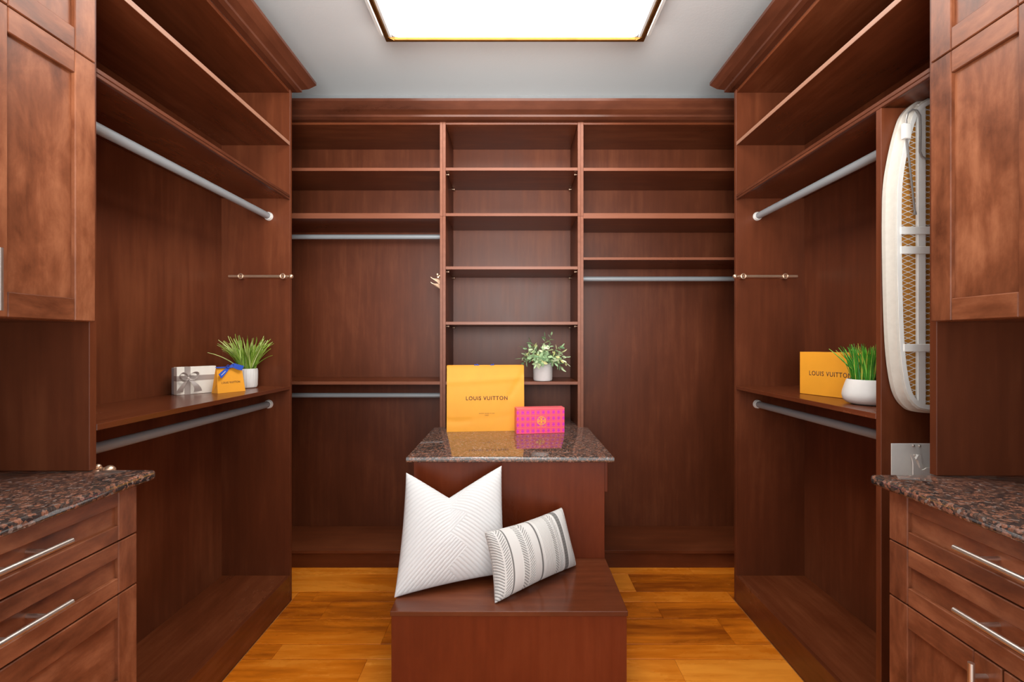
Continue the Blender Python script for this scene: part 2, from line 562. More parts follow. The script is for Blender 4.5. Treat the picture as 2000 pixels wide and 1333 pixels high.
for s in (-1, 1):
    for y, q in ((LY0, 1), (LY1, -1)):
        L.part('corner_bracket', lambda bm: prism(bm, [(0, 0), (-s * 0.034, 0), (0, q * 0.034)], lambda p: (0.01 + s * 0.64 + p[0], y + p[1], 2.8475), lambda p: (0.01 + s * 0.64 + p[0], y + p[1], 2.8525)), brass)

# ------------------------------------------------------------------ shared joinery pieces
def rod(T, p0, p1, r=0.0165):
    o = T.part('hanging_rod', lambda bm: cyl(bm, p0, p1, r, 24), rod_m, smooth=True, label='grey metal hanging rod')
    d = (Vector(p1) - Vector(p0)).normalized()
    for p, q in ((Vector(p0), 1), (Vector(p1), -1)):
        T.part('flange', lambda bm: tube(bm, [p, p + d * q * 0.006, p + d * q * 0.010, p + d * q * 0.016], [r * 1.34, r * 1.34, r * 1.18, r * 1.14], 24), white_metal, parent=o, smooth=True)
    return o

def shaker(T, name, s, xf, y0, y1, z0, z1, fw=0.056, handle=None, grain='z'):
    """overlay front on the plane x = s*xf (outer face), recessed centre panel, mitre-free stiles and rails"""
    pan = T.b(name, s * (xf + 0.010), s * (xf + 0.020), y0 + 0.004, y1 - 0.004, z0 + 0.004, z1 - 0.004, door_z if grain == 'z' else door_y)
    for a_, c_ in ((y0, y0 + fw), (y1 - fw, y1)):
        T.b('stile', s * xf, s * (xf + 0.020), a_, c_, z0, z1, door_z, parent=pan, bev=0.002)
    rw = min(fw, (z1 - z0) * 0.31)
    for a_, c_ in ((z0, z0 + rw), (z1 - rw, z1)):
        T.b('rail', s * (xf + 0.0004), s * (xf + 0.020), y0 + fw + 0.0003, y1 - fw - 0.0003, a_, c_, door_y, parent=pan, bev=0.002)
    if handle:
        kind_, hy, hz = handle
        xb = xf - 0.032
        if kind_ == 'h':
            e0, e1 = (s * xb, hy - 0.090, hz), (s * xb, hy + 0.090, hz)
            posts = [(hy - 0.038, hz), (hy + 0.038, hz)]
            deep = 0.010
        else:
            e0, e1 = (s * xb, hy, hz - 0.066), (s * xb, hy, hz + 0.066)
            posts = [(hy, hz - 0.038), (hy, hz + 0.038)]
            deep = 0.0
        def hb(bm):
            cyl(bm, e0, e1, 0.006, 20)
            for py, pz in posts:
                cyl(bm, (s * xb, py, pz), (s * (xf + deep), py, pz), 0.0048, 14)
        T.part('handle', hb, chrome, parent=pan, smooth=True, label='brushed steel bar handle')
    return pan

# ------------------------------------------------------------------ side closets
def closet(s, label):
    n_hi = 1.2385
    n_lo = 1.2385 if s < 0 else 1.421
    fx_, bx_ = s * FACE, s * BACKX
    T = Thing('hanging_closet', label, 'closet', (s * 1.30, 1.78, 0), group='open hanging closets along the side walls')
    T.b('end_panel', fx_, bx_ + s * 0.008, A - 0.020, A, 0, 2.602, wood_z)
    T.b('back_panel', bx_, bx_ + s * 0.008, n_hi, A - 0.0205, 0, 2.602, wood_z, bev=0)
    T.b('toe_kick', fx_, fx_ + s * 0.018, n_lo, A - 0.0205, 0.0005, 0.135, wood_y)
    T.b('bottom_panel', fx_ + s * 0.0185, bx_ - s * 0.0005, n_lo, A - 0.0205, 0.117, 0.1345, wood_y)
    T.b('shelf', fx_, bx_ - s * 0.0005, n_lo, A - 0.0205, 1.078, 1.096, wood_y)
    sh = T.b('shelf', fx_ + s * 0.0125, bx_ - s * 0.0005, n_hi, A - 0.0205, 2.047, 2.065, wood_y)
    T.b('edge_trim', fx_, fx_ + s * 0.012, n_hi, A - 0.0205, 2.040, 2.0515, crown_y, parent=sh, bev=0.0016)
    T.b('edge_trim', fx_, fx_ + s * 0.012, n_hi, A - 0.0205, 2.0525, 2.066, crown_y, parent=sh, bev=0.0016)
    ts = T.b('shelf', fx_ + s * 0.0035, bx_ - s * 0.0005, n_hi, A - 0.0205, 2.317, 2.335, wood_y)
    T.b('lit_edge_band', fx_ + s * 0.002, fx_ + s * 0.0034, n_hi, A - 0.0205, 2.317, 2.335, lit_band_l, parent=ts, bev=0.0004)  # strip whose pale colour stands in for light on the edge
    T.b('top_panel', fx_ + s * 0.003, bx_ - s * 0.0005, n_hi, A - 0.0205, 2.584, 2.6015, wood_y)
    for z in (1.004, 1.956):
        rod(T, (s * 1.238, n_lo, z), (s * 1.238, A - 0.0205, z))
    # pull-out valet rod on the far end panel
    y, z = 2.286, 1.648
    v = T.part('valet_rod', lambda bm: (tube(bm, [(s * 1.425, y, z), (s * 1.150, y, z)], 0.0076, 16), tube(bm, [(s * 1.150, y, z), (s * 1.140, y, z), (s * 1.136, y, z), (s * 1.124, y, z)], [0.0068, 0.0058, 0.0074, 0.0050], 16), ball(bm, (s * 1.114, y, z), 0.0115, 16)), nickel, smooth=True, label='champagne metal valet rod')
    for x in (1.362, 1.152):
        def mount(bm, x=x):
            c = Vector((s * x, y - 0.0085, z))
            tube(bm, [(s * x, A - 0.0205, z), (s * x, y, z)], 0.0105, 16)
            tube(bm, [c + Vector((0.0115 * math.cos(t), 0.0, 0.0115 * math.sin(t))) for t in [2 * math.pi * k_ / 20 for k_ in range(21)]], 0.0032, 8, caps=False)
            tube(bm, [(s * x, y - 0.002, z), (s * x, y - 0.009, z)], 0.0062, 14)
        T.part('mount', mount, nickel, parent=v, smooth=True)
    return T

CL = closet(-1, 'left open hanging closet with two grey rods, beside the white gift box')
CR = closet(1, 'right open hanging closet with two grey rods, beside the ironing board')
CR.b('divider_panel', FACE, BACKX - 0.0005, 1.400, 1.4205, 0, 2.0395, wood_z)
# small knobs of a second valet rod just above the left worktop
def knobs(bm):
    tube(bm, [(-1.250, 1.262, 0.972), (-1.135, 1.262, 0.966)], 0.006, 14)
    ball(bm, (-1.150, 1.262, 0.972), 0.0095, 14)
    ball(bm, (-1.118, 1.262, 0.9625), 0.0150, 16)
    tube(bm, [(-1.215, 1.2387, 0.972), (-1.215, 1.262, 0.972)], 0.009, 14)
    tube(bm, [(-1.150, 1.2387, 0.972), (-1.150, 1.262, 0.972)], 0.007, 14)
CL.part('valet_rod', knobs, nickel, smooth=True, label='champagne metal knobs just above the worktop')

# ------------------------------------------------------------------ hutch cabinets, base cabinets and worktops at both sides
def hutch(s, top, label):
    fx_, bx_ = s * FACE, s * BACKX
    T = Thing('wall_cabinet', label, 'cabinet', (s * 1.30, 0.85, top), group='upper cabinets over the side worktops')
    T.b('end_panel', fx_, bx_ + s * 0.008, 1.2165, 1.2375, top + 0.0006, 2.602, wood_z)
    T.b('end_panel', fx_, bx_ + s * 0.008, 0.40, 0.42, 1.372, 2.602, wood_z)
    T.b('back_panel', bx_, bx_ + s * 0.008, 0.4205, 1.216, top + 0.0006, 2.602, wood_z, bev=0)
    T.b('bottom_panel', fx_ + s * 0.001, bx_ - s * 0.0005, 0.4205, 1.216, 1.372, 1.390, wood_y)
    T.b('shelf', fx_ + s * 0.004, bx_ - s * 0.0005, 0.4205, 1.216, 2.051, 2.069, wood_y)
    T.b('top_panel', fx_ + s * 0.001, bx_ - s * 0.0005, 0.4205, 1.216, 2.584, 2.6015, wood_y)
    xf = FACE - 0.0205
    for y0, y1, hy in ((0.946, 1.212, 0.957), (0.676, 0.943, 0.932)):
        shaker(T, 'door', s, xf, y0, y1, 1.374, 2.0585, handle=('v', hy - (0.006 if s > 0 and hy > 0.944 else 0), 1.452))
        shaker(T, 'door', s, xf, y0, y1, 2.0615, 2.596)
    return T

def base(s, fronts, doors, top, label):
    T = Thing('base_cabinet', label, 'cabinet', (s * 1.24, 0.90, 0), group='base cabinets under the side worktops')
    xf = 0.990
    T.b('side_panel', s * (xf + 0.0205), s * BACKX, 1.184, 1.204, 0, top - 0.0275, wood_z)
    T.b('side_panel', s * (xf + 0.0205), s * BACKX, 0.585, 0.603, 0, top - 0.0275, wood_z)
    T.b('back_panel', s * (BACKX - 0.008), s * BACKX, 0.6035, 1.1835, 0.1, top - 0.0275, wood_z)
    T.b('bottom_panel', s * (xf + 0.0205), s * (BACKX - 0.0085), 0.6035, 1.1835, 0.10, 0.118, wood_y)
    T.b('top_rail', s * (xf + 0.0205), s * (xf + 0.10), 0.6035, 1.1835, top - 0.046, top - 0.0275, wood_y)
    T.b('toe_kick', s * (xf + 0.06), s * (xf + 0.078), 0.6035, 1.1835, 0.0005, 0.0995, wood_y)
    for z0, z1, h in fronts:
        shaker(T, 'drawer', s, xf, 0.594, 1.2, z0, z1, handle=('h', 0.900, h) if h else None, grain='y')
    for y0, y1, hy in doors:
        shaker(T, 'door', s, xf, y0, y1, 0.12, 0.6555, handle=('v', hy, 0.582))
    return T

def worktop(s, top, label):
    T = Thing('granite_countertop', label, 'countertop', (s * 1.22, 0.87, top - 0.0265), group='granite worktops')
    T.part('slab', lambda bm: box(bm, s * 0.966, s * BACKX, 0.50, 1.2355, top - 0.0265, top, 0.0085, 3), granite, smooth=True)
    return T

TL_, TR_ = 0.974, 0.961
hutch(-1, TL_, 'upper cabinet with mottled brown doors at the far left')
hutch(1, TR_, 'upper cabinet with mottled brown doors at the far right, beside the ironing board')
base(-1, [(0.820, 0.945, 0.888), (0.687, 0.8165, 0.755), (0.415, 0.6835, 0.552), (0.12, 0.4115, 0.27)], [], TL_, 'base cabinet of drawers only under the left worktop')
base(1, [(0.803, 0.932, 0.873), (0.659, 0.7995, 0.737)], [(0.924, 1.2, 0.953), (0.594, 0.9205, 0.892)], TR_, 'base cabinet of two drawers above a pair of doors, right')
worktop(-1, TL_, 'speckled brown granite worktop on the left drawer cabinet')
worktop(1, TR_, 'speckled brown granite worktop at the right, below the ironing board')

# ------------------------------------------------------------------ back units
def bay(name, label, x0, x1, shelves, rods, cat='closet', base_=True, group=None):
    T = Thing(name, label, cat, ((x0 + x1) / 2, 2.83, 0), group=group)
    t = 0.0165
    for a_ in (x0, x1 - t):
        for q0, q1 in ((0, 2.0535), (2.0545, 2.602)):
            up_ = T.b('upright', a_ + 0.0002, a_ + t - 0.0002, B + 0.0015, BACKY, q0, q1, wood_z)
            T.b('lit_edge_band', a_ + 0.0002, a_ + t - 0.0002, B, B + 0.0014, q0, q1, lit_band_m, parent=up_, bev=0.0004)  # lighter strip, edge highlight painted into its colour
    xi0, xi1 = x0 + t + 0.0003, x1 - t - 0.0003
    T.b('back_panel', x0 + 0.0005, x1 - 0.0005, BACKY + 0.0003, BACKY + 0.008, 0, 2.602, wood_z, bev=0)
    T.b('top_panel', xi0, xi1, B + 0.001, BACKY, 2.588, 2.6015, wood_x)
    for z0, z1 in shelves:
        sf = T.b('shelf', xi0, xi1, B + 0.0025, BACKY, z0, z1, wood_x)
        T.b('lit_edge_band', xi0, xi1, B + 0.001, B + 0.0024, z0, z1, lit_band_m, parent=sf, bev=0.0004)
    if base_:
        T.b('bottom_panel', xi0, xi1, B - 0.006, BACKY, 0.086, 0.104, wood_x)
        T.b('toe_kick', xi0, xi1, B + 0.002, B + 0.02, 0.0005, 0.0855, wood_x)
    for z in rods:
        rod(T, (xi0, 2.83, z), (xi1, 2.83, z), 0.0145)
    return T

BL = bay('wardrobe_bay', 'back closet bay with two grey rods and a tie rack, left of the shelf tower', -1.47, -0.4103, [(2.318, 2.336), (2.040, 2.071), (1.070, 1.088)], [1.972, 0.988], group='hanging bays on the back wall')
BR = bay('wardrobe_bay', 'back closet bay with one grey rod, right of the shelf tower', 0.3945, 1.47, [(2.318, 2.336), (2.040, 2.071), (1.798, 1.813)], [1.711], group='hanging bays on the back wall')
TC = bay('shelf_tower', 'narrow open shelf tower in the middle of the back wall', -0.4097, 0.3940, [(2.320, 2.337), (2.054, 2.071), (1.743, 1.760), (1.420, 1.437), (1.070, 1.087)], [], cat='shelves', base_=False)
# shelf support pins
pin_me = mesh_of('shelf_pin', lambda bm: (tube(bm, [(0, 0, 0), (0.010, 0, 0)], 0.0030, 10), ball(bm, (0.010, 0, 0), 0.0062, 10)), nickel, smooth=True)
for z in (2.3118, 1.7348, 1.4118):
    for x, f in ((-0.3929, 1), (0.3772, -1)):
        for y in (B + 0.045, BACKY - 0.04):
            o = TC.link('shelf_pin', pin_me)
            o.location = (x - TC.off[0], y - TC.off[1], z - TC.off[2])
            o.scale = (f, 1, 1)
# tie rack on the upright of the left bay
tr = BL.part('tie_rack', lambda bm: (tube(bm, [(-0.4385, B + 0.01, 1.700), (-0.4385, BACKY - 0.05, 1.700)], 0.0055, 14), ball(bm, (-0.4420, B + 0.006, 1.712), 0.0095, 14), tube(bm, [(-0.4265, B + 0.03, 1.709), (-0.440, B + 0.03, 1.709)], 0.006, 12), box(bm, -0.4325, -0.4270, B + 0.03, BACKY - 0.05, 1.655, 1.698, 0.001)), nickel, smooth=True, label='champagne metal tie rack')
hk = mesh_of('hook', lambda bm: tube(bm, [(0, 0, 0), (-0.030, 0, 0), (-0.046, 0, 0.004), (-0.053, 0, 0.012)], 0.0018, 8), nickel, smooth=True)
for zz, x_ in ((1.6905, -0.4325), (1.6605, -0.4325)):
    for k_ in range(9):
        o = BL.link('hook', hk, parent=tr)
        o.location = (x_ - BL.off[0], B + 0.03 + k_ * 0.030 - BL.off[1], zz - BL.off[2])

# ------------------------------------------------------------------ island, its bench and worktop
IS = Thing('island_cabinet', 'brown wooden island cabinet in the middle, behind the white pillows', 'cabinet', (-0.017, 2.33, 0))
IS.b('front_panel', -0.436, 0.402, 2.000, 2.018, 0, 0.7945, isl_z)
IS.b('side_panel', -0.436, -0.418, 2.0185, 2.655, 0, 0.7945, isl_z)
IS.b('side_panel', 0.384, 0.402, 2.0185, 2.655, 0, 0.7945, isl_z)
IS.b('back_panel', -0.4175, 0.3835, 2.640, 2.655, 0, 0.7945, isl_z)
dr = IS.b('drawer', 0.4023, 0.420, 2.022, 2.640, 0.653, 0.790, isl_z, bev=0.002)
IS.part('handle', lambda bm: (cyl(bm, (0.448, 2.24, 0.72), (0.448, 2.42, 0.72), 0.006, 16), cyl(bm, (0.448, 2.29, 0.72), (0.420, 2.29, 0.72), 0.0048, 12), cyl(bm, (0.448, 2.37, 0.72), (0.420, 2.37, 0.72), 0.0048, 12)), chrome, parent=dr, smooth=True)

GT = Thing('granite_countertop', 'polished speckled granite top of the middle island, under the orange bag', 'countertop', (-0.012, 2.3, 0.795), group='granite worktops')
tongue = [(-0.4635, 1.974), (0.439, 1.974), (0.439, 2.6565), (0.3765, 2.6565), (0.3765, 3.0035), (-0.3925, 3.0035), (-0.3925, 2.6565), (-0.4635, 2.6565)]
GT.part('slab', lambda bm: prism(bm, tongue, lambda p: (p[0], p[1], 0.7955), lambda p: (p[0], p[1], 0.821), bev=0.007), granite, smooth=True)

BE = Thing('storage_bench', 'low brown bench in front of the island, carrying both pillows', 'bench', (-0.014, 1.80, 0))
BE.b('seat', -0.433, 0.405, 1.604, 1.9985, 0.352, 0.370, seat_m, bev=0.0016)
BE.b('front_panel', -0.430, 0.402, 1.610, 1.628, 0, 0.3515, isl_z)
BE.b('side_panel', -0.430, -0.412, 1.6285, 1.9985, 0, 0.3515, isl_z)
BE.b('side_panel', 0.384, 0.402, 1.6285, 1.9985, 0, 0.3515, isl_z)

# ------------------------------------------------------------------ pillows
def pillow(name, label, corners, tf, tb, pinch, rib, colf, N, M, dent=0.0, u0=0.0, pw_=0.44):
    bl, br, tl, trr = [np.array(c, float) for c in corners]
    base_ = (bl + br) / 2
    u, v = np.meshgrid(np.linspace(-1, 1, N), np.linspace(-1, 1, M))
    up = u * (1 - pinch * (1 - v ** 2))
    vp = v * (1 - pinch * (1 - u ** 2))
    if dent:
        prof = np.clip(1 - np.abs(u - u0) / (1 - np.sign(u - u0) * u0), 0, 1)
        vp = vp - dent * prof ** 1.1 * ((v + 1) / 2) ** 2.2
    a, b_ = (up + 1) / 2, (vp + 1) / 2
    Pm = ((1 - a) * (1 - b_))[..., None] * bl + (a * (1 - b_))[..., None] * br + ((1 - a) * b_)[..., None] * tl + (a * b_)[..., None] * trr
    n = np.cross(br - bl, tl - bl)
    n /= np.linalg.norm(n)
    if n[1] > 0:
        n = -n
    prof = np.clip((1 - u ** 2) * (1 - v ** 2), 0, 1) ** pw_
    if dent:
        prof = prof * (1 - 0.35 * np.exp(-((u - u0) / 0.28) ** 2) * np.clip((v + 0.3) / 1.3, 0, 1))
    hh = rib(u, v)
    F = Pm + n * (prof * tf + hh)[..., None]
    K = Pm - n * (prof * tb)[..., None]
    F[:, :, 2] = np.maximum(F[:, :, 2], 0.3712)
    K[:, :, 2] = np.maximum(K[:, :, 2], 0.3712)
    K[:, :, 1] = np.minimum(K[:, :, 1], 1.996)
    idx = np.arange(N * M).reshape(M, N)
    q = np.stack([idx[:-1, :-1], idx[:-1, 1:], idx[1:, 1:], idx[1:, :-1]], -1).reshape(-1, 4)
    q2 = q[:, ::-1] + N * M
    rim = np.concatenate([idx[0, :], idx[1:, -1], idx[-1, -2::-1], idx[-2:0:-1, 0]])
    rn = np.roll(rim, -1)
    q3 = np.stack([rn, rim, rim + N * M, rn + N * M], -1)
    verts = np.concatenate([F.reshape(-1, 3), K.reshape(-1, 3)]) - base_
    me = bpy.data.meshes.new(name)
    me.from_pydata(verts.tolist(), [], np.concatenate([q, q2, q3]).tolist())
    col = colf(u, v).reshape(-1, 3)
    full = np.ones((2 * N * M, 4), np.float32)
    full[:N * M, :3] = col
    full[N * M:, :3] = (0.66, 0.65, 0.63)
    at_ = me.color_attributes.new('Col', 'FLOAT_COLOR', 'POINT')
    at_.data.foreach_set('color', full.ravel())
    finish(me, pillow_m)
    me.shade_smooth()
    o = bpy.data.objects.new(name, me)
    C.objects.link(o)
    o.location = base_
    o['label'] = label
    o['category'] = 'pillow'
    return o

def tri(x):
    x = np.mod(x, 1.0)
    return 1 - np.abs(2 * x - 1)

def rib_big(u, v):
    zig = 0.06 + 0.17 * (2 * tri(v / 0.66 + 0.18) - 1)
    left = u < zig
    ph = np.where(left, (v - 0.92 * u), (v + 0.92 * u)) / 0.088
    r_ = np.sqrt(np.abs(np.sin(np.pi * ph)))
    return r_ * 0.0030

def col_big(u, v):
    zig = 0.06 + 0.17 * (2 * tri(v / 0.66 + 0.18) - 1)
    ph = np.where(u < zig, (v - 0.92 * u), (v + 0.92 * u)) / 0.088
    r_ = np.abs(np.sin(np.pi * ph))
    c = 0.76 + 0.07 * r_
    return np.stack([c, c * 1.02, c * 1.04], -1)

pillow('throw_pillow', 'large white ribbed throw pillow with a V dent on top', [(-0.440, 1.688, 0.3712), (-0.030, 1.82, 0.395), (-0.452, 1.925, 0.766), (-0.0495, 1.962, 0.785)], 0.085, 0.040, 0.035, rib_big, col_big, 300, 300, dent=0.50, u0=-0.10)

def bands(s):
    return s
def herr(s, v, c0, c1, pitch):
    t = (s - c0) / (c1 - c0)
    inside = (t > 0) & (t < 1)
    cols = np.abs(((t * 2) % 1.0) - 0.5) * 2
    ph = v / pitch + np.where(t < 0.5, t * 2, 2 - t * 2) * 2.3
    dash = (np.abs((ph % 1.0) - 0.5) < 0.21) & (cols < 0.78)
    return inside, inside & dash

def small_fields(u, v):
    s = (u + 1) / 2
    h = np.zeros_like(u)
    g = np.full_like(u, 0.80)
    for c0, c1, amt in ((-0.01, 0.125, 0.36), (0.235, 0.375, 0.36), (0.635, 0.755, 0.36), (0.925, 1.01, 0.44)):
        ins, d = herr(s, v, c0, c1, 0.085)
        g = np.where(d, amt, g)
        h = np.where(ins, 0.0012, h)
        h = np.where(d, -0.0006, h)
    dark = ((s > 0.125) & (s < 0.140)) | ((s > 0.452) & (s < 0.472))
    g = np.where(dark, 0.20 + 0.06 * np.sin(v * 170), g)
    wide = (s > 0.778) & (s < 0.838)
    g = np.where(wide, 0.24 + 0.05 * np.sin(v * 210) + 0.03 * np.sin(v * 67), g)
    h = np.where((s > 0.758) & (s < 0.776), 0.0022, h)
    lines = ((s > 0.50) & (s < 0.635)) | ((s > 0.85) & (s < 0.93))
    w = np.abs(np.sin(np.pi * s / 0.0165))
    h = np.where(lines, 0.0014 * w, h)
    g = np.where(lines, 0.66 + 0.10 * w, g)
    edge_ = np.clip((1 - np.abs(v)) * 8, 0, 1)
    return h, g
pillow('throw_pillow', 'small off-white striped lumbar pillow with grey herringbone bands', [(-0.066, 1.652, 0.3712), (0.264, 1.930, 0.3725), (-0.108, 1.735, 0.594), (0.208, 1.968, 0.603)], 0.078, 0.045, 0.075, lambda u, v: small_fields(u, v)[0], lambda u, v: np.stack([small_fields(u, v)[1] * k_ for k_ in (1.0, 1.0, 0.985)], -1), 460, 280, pw_=0.36)

# ------------------------------------------------------------------ big orange shopping bag on the island
GZ = 0.8214
bx0, by0, bx1, by1 = -0.3665, 2.516, 0.0635, 2.556
bw = math.hypot(bx1 - bx0, by1 - by0)
BG = Thing('shopping_bag', 'large orange paper shopping bag standing on the granite island', 'bag', ((bx0 + bx1) / 2, (by0 + by1) / 2, GZ), math.atan2(by1 - by0, bx1 - bx0), world=False)
def bag_front(x, z, h=0.366):
    t = z / h
    y = 0.020 * t
    y += 0.0035 * math.exp(-((z - 0.055 - 0.10 * abs(x + 0.15)) / 0.012) ** 2) * (1 if x < -0.08 else 0.3)
    y -= 0.0030 * math.exp(-((z - 0.285 - 0.05 * x) / 0.016) ** 2)
    y += 0.0030 * math.exp(-(((x - 0.17) - 0.6 * (z - 0.25)) / 0.016) ** 2) * (1 if z > 0.19 else 0.2)
    y -= 0.0025 * math.exp(-((x + 0.12) ** 2 + (z - 0.20) ** 2) / 0.012)
    return y * min(1, 8 * min(t, 1.02 - t) + 0.25 + t * 0.5)
def bag(bm, w=bw, h=0.366, d=0.095):
    nx, nz_ = 36, 30
    g = [[bm.verts.new(((-0.5 + i / nx) * w, bag_front((-0.5 + i / nx) * w, h * j / nz_), h * j / nz_)) for i in range(nx + 1)] for j in range(nz_ + 1)]
    k2 = [[bm.verts.new(((-0.5 + i / nx) * w, d - 0.020 * (j / nz_), h * j / nz_)) for i in range(nx + 1)] for j in range(nz_ + 1)]
    mid = [[bm.verts.new((sx2 * (w / 2 - 0.030 * (j / nz_)), d / 2, h * j / nz_)) for j in range(nz_ + 1)] for sx2 in (-1, 1)]
    for j in range(nz_):
        for i in range(nx):
            bm.faces.new((g[j][i], g[j][i + 1], g[j + 1][i + 1], g[j + 1][i]))
            bm.faces.new((k2[j][i + 1], k2[j][i], k2[j + 1][i], k2[j + 1][i + 1]))
        for q, i in ((0, 0), (1, nx)):
            bm.faces.new((g[j][i], mid[q][j], mid[q][j + 1], g[j + 1][i]))
            bm.faces.new((mid[q][j], k2[j][i], k2[j + 1][i], mid[q][j + 1]))
    for i in range(nx):
        bm.faces.new((g[0][i + 1], g[0][i], k2[0][i], k2[0][i + 1]))
BG.part('paper_body', bag, orange_m, smooth=True)
def put_text(T, txt, width, height, x, y, z, mat, spacing=1.12, tilt=0.0, parent=None):
    me = text_mesh(txt, width, height, spacing)
    finish(me, mat)
    o = T.link('lettering', me, parent)
    o.location = (x, y, z)
    o.rotation_euler = (tilt, 0, 0)
    return o
put_text(BG, 'LOUIS VUITTON', 0.231, 0.0215, 0.006, 0.0060, 0.184, ink, 1.15, -0.05)
put_text(BG, 'MAISON FONDÉE EN 1854', 0.086, 0.0045, 0.006, 0.0022, 0.100, ink, 1.2, -0.05)
put_text(BG, 'PARIS', 0.020, 0.0045, 0.006, 0.0015, 0.0895, ink, 1.2, -0.05)
for y, xo in ((0.024, 0.0), (0.068, 0.012)):
    BG.part('cord_handle', lambda bm: tube(bm, [(-0.070 + xo, y + 0.004, 0.28), (-0.069 + xo, y + 0.004, 0.352), (-0.062 + xo, y + 0.005, 0.3695), (-0.03 + xo, y + 0.01, 0.352), (0.015 + xo, y + 0.01, 0.354), (0.034 + xo, y + 0.005, 0.3705), (0.042 + xo, y + 0.004, 0.350), (0.043 + xo, y + 0.004, 0.28)], 0.0036, 8), blue_m, smooth=True, label='blue cord handle')

# ------------------------------------------------------------------ pink patterned box
PBx0, PBy0, PBx1, PBy1 = 0.0193, 2.452, 0.2815, 2.489
PB = Thing('gift_box', 'pink and purple patterned box with a round gold emblem on the island', 'box', ((PBx0 + PBx1) / 2, (PBy0 + PBy1) / 2, GZ), math.atan2(PBy1 - PBy0, PBx1 - PBx0), world=False)
pw = math.hypot(PBx1 - PBx0, PBy1 - PBy0)
PB.b('box_body', -pw / 2, pw / 2, 0, 0.068, 0.0002, 0.1335, pink_m, bev=0.001)
PB.b('lid', -pw / 2 - 0.0005, pw / 2 + 0.0005, -0.0004, 0.0685, 0.1337, 0.1390, pink_top, bev=0.001)
PB.b('side_wrap', -pw / 2 - 0.0008, -pw / 2, 0.001, 0.067, 0.0005, 0.1335, pink_top, bev=0)
def emblem(bm):
    c = Vector((0.004, -0.0009, 0.070))
    r0, r1 = 0.0205, 0.0240
    seg = 40
    for r_a, r_b in ((r0, r1),):
        a = [[bm.verts.new(c + Vector((r_ * math.cos(2 * math.pi * k_ / seg), yy, r_ * math.sin(2 * math.pi * k_ / seg)))) for k_ in range(seg)] for r_, yy in ((r_a, 0.0008), (r_a, 0), (r_b, 0), (r_b, 0.0008))]
        for q in range(3):
            for k_ in range(seg):
                bm.faces.new((a[q][k_], a[q][(k_ + 1) % seg], a[q + 1][(k_ + 1) % seg], a[q + 1][k_]))
    def bar(x0, x1, z0, z1):
        box(bm, c.x + x0, c.x + x1, c.y, c.y + 0.0008, c.z + z0, c.z + z1, 0)
    bar(-0.0035, 0.0035, 0.0012, 0.0160); bar(-0.0035, 0.0035, -0.0160, -0.0012)
    bar(-0.0095, 0.0095, 0.0125, 0.0160); bar(-0.0095, 0.0095, -0.0160, -0.0125)
    bar(-0.0155, -0.0040, 0.0012, 0.0042); bar(0.0040, 0.0155, 0.0012, 0.0042)
    bar(-0.0155, -0.0040, -0.0042, -0.0012); bar(0.0040, 0.0155, -0.0042, -0.0012)
    bar(-0.0170, -0.0130, -0.0085, 0.0085); bar(0.0130, 0.0170, -0.0085, 0.0085)
PB.part('emblem', emblem, gold_ink, label='round gold emblem')
put_text(PB, 'TORY BURCH', 0.048, 0.0045, 0.004, -0.0005, 0.038, gold_ink, 1.2)

# ------------------------------------------------------------------ boxes and bag on the side shelves
SZ = 1.0964
# white gift box with silver bow
GB = Thing('gift_box', 'white and grey gift box with a silver ribbon bow on the left shelf', 'box', (-1.402, 1.900, SZ), math.atan2(0.838, 0.545), world=False)
gl, gh = 0.150, 0.117
GB.b('box_base', 0.003, gl - 0.003, 0.030, 0.060, 0.0002, gh - 0.004, grey_card, bev=0.001)
lid = GB.b('lid', 0, gl, 0, 0.0298, 0, gh, white_card, bev=0.0012)
GB.b('ribbon_band', -0.0008, gl + 0.0008, -0.0010, 0.0305, 0.058, 0.080, silver_m, parent=lid, bev=0)
GB.b('ribbon_band', 0.028, 0.050, -0.0012, 0.0305, -0.0001, gh + 0.0008, silver_m, parent=lid, bev=0)
def bow(bm, c, sc, tails=True, dirs=((-1, 0.55), (1, 0.65))):
    c = Vector(c)
    for sx2, up_ in dirs:
        pts, wd = [], []
        for k_ in range(15):
            t = k_ / 14 * 2 * math.pi
            rr = math.sin(t / 2)
            x = sx2 * sc * 0.036 * (1 - math.cos(t)) / 2 * 1.0
            zz = sc * (0.017 * math.sin(t) + 0.020 * up_ * (1 - math.cos(t)) / 2)
            pts.append(c + Vector((x, -sc * (0.006 + 0.009 * rr), zz)))
            w = sc * (0.007 + 0.010 * rr)
            wd.append(Vector((0.10 * sx2 * w, -w, 0.55 * w)))
        strip(bm, pts, wd, 0.0005)
    if tails:
        for sx2 in (-1, 1):
            pts, wd = [], []
            for k_ in range(9):
                t = k_ / 8
                x = sx2 * sc * (0.036 * math.sin(t * 1.5))
                pts.append(c + Vector((x, -sc * (0.006 + 0.012 * math.sin(t * 2.6)), -sc * 0.062 * t)))
                w = sc * (0.008 + 0.022 * t)
                wd.append(Vector((w, -0.25 * w * sx2, 0.12 * w)))
            strip(bm, pts, wd, 0.0005)
    bmesh.ops.create_uvsphere(bm, u_segments=10, v_segments=8, radius=sc * 0.0065, matrix=Matrix.Translation(c + Vector((0, -sc * 0.007, 0))))
GB.part('bow', lambda bm: bow(bm, (0.039, -0.001, 0.070), 0.95), silver_m, smooth=True, label='silver satin bow', parent=lid)

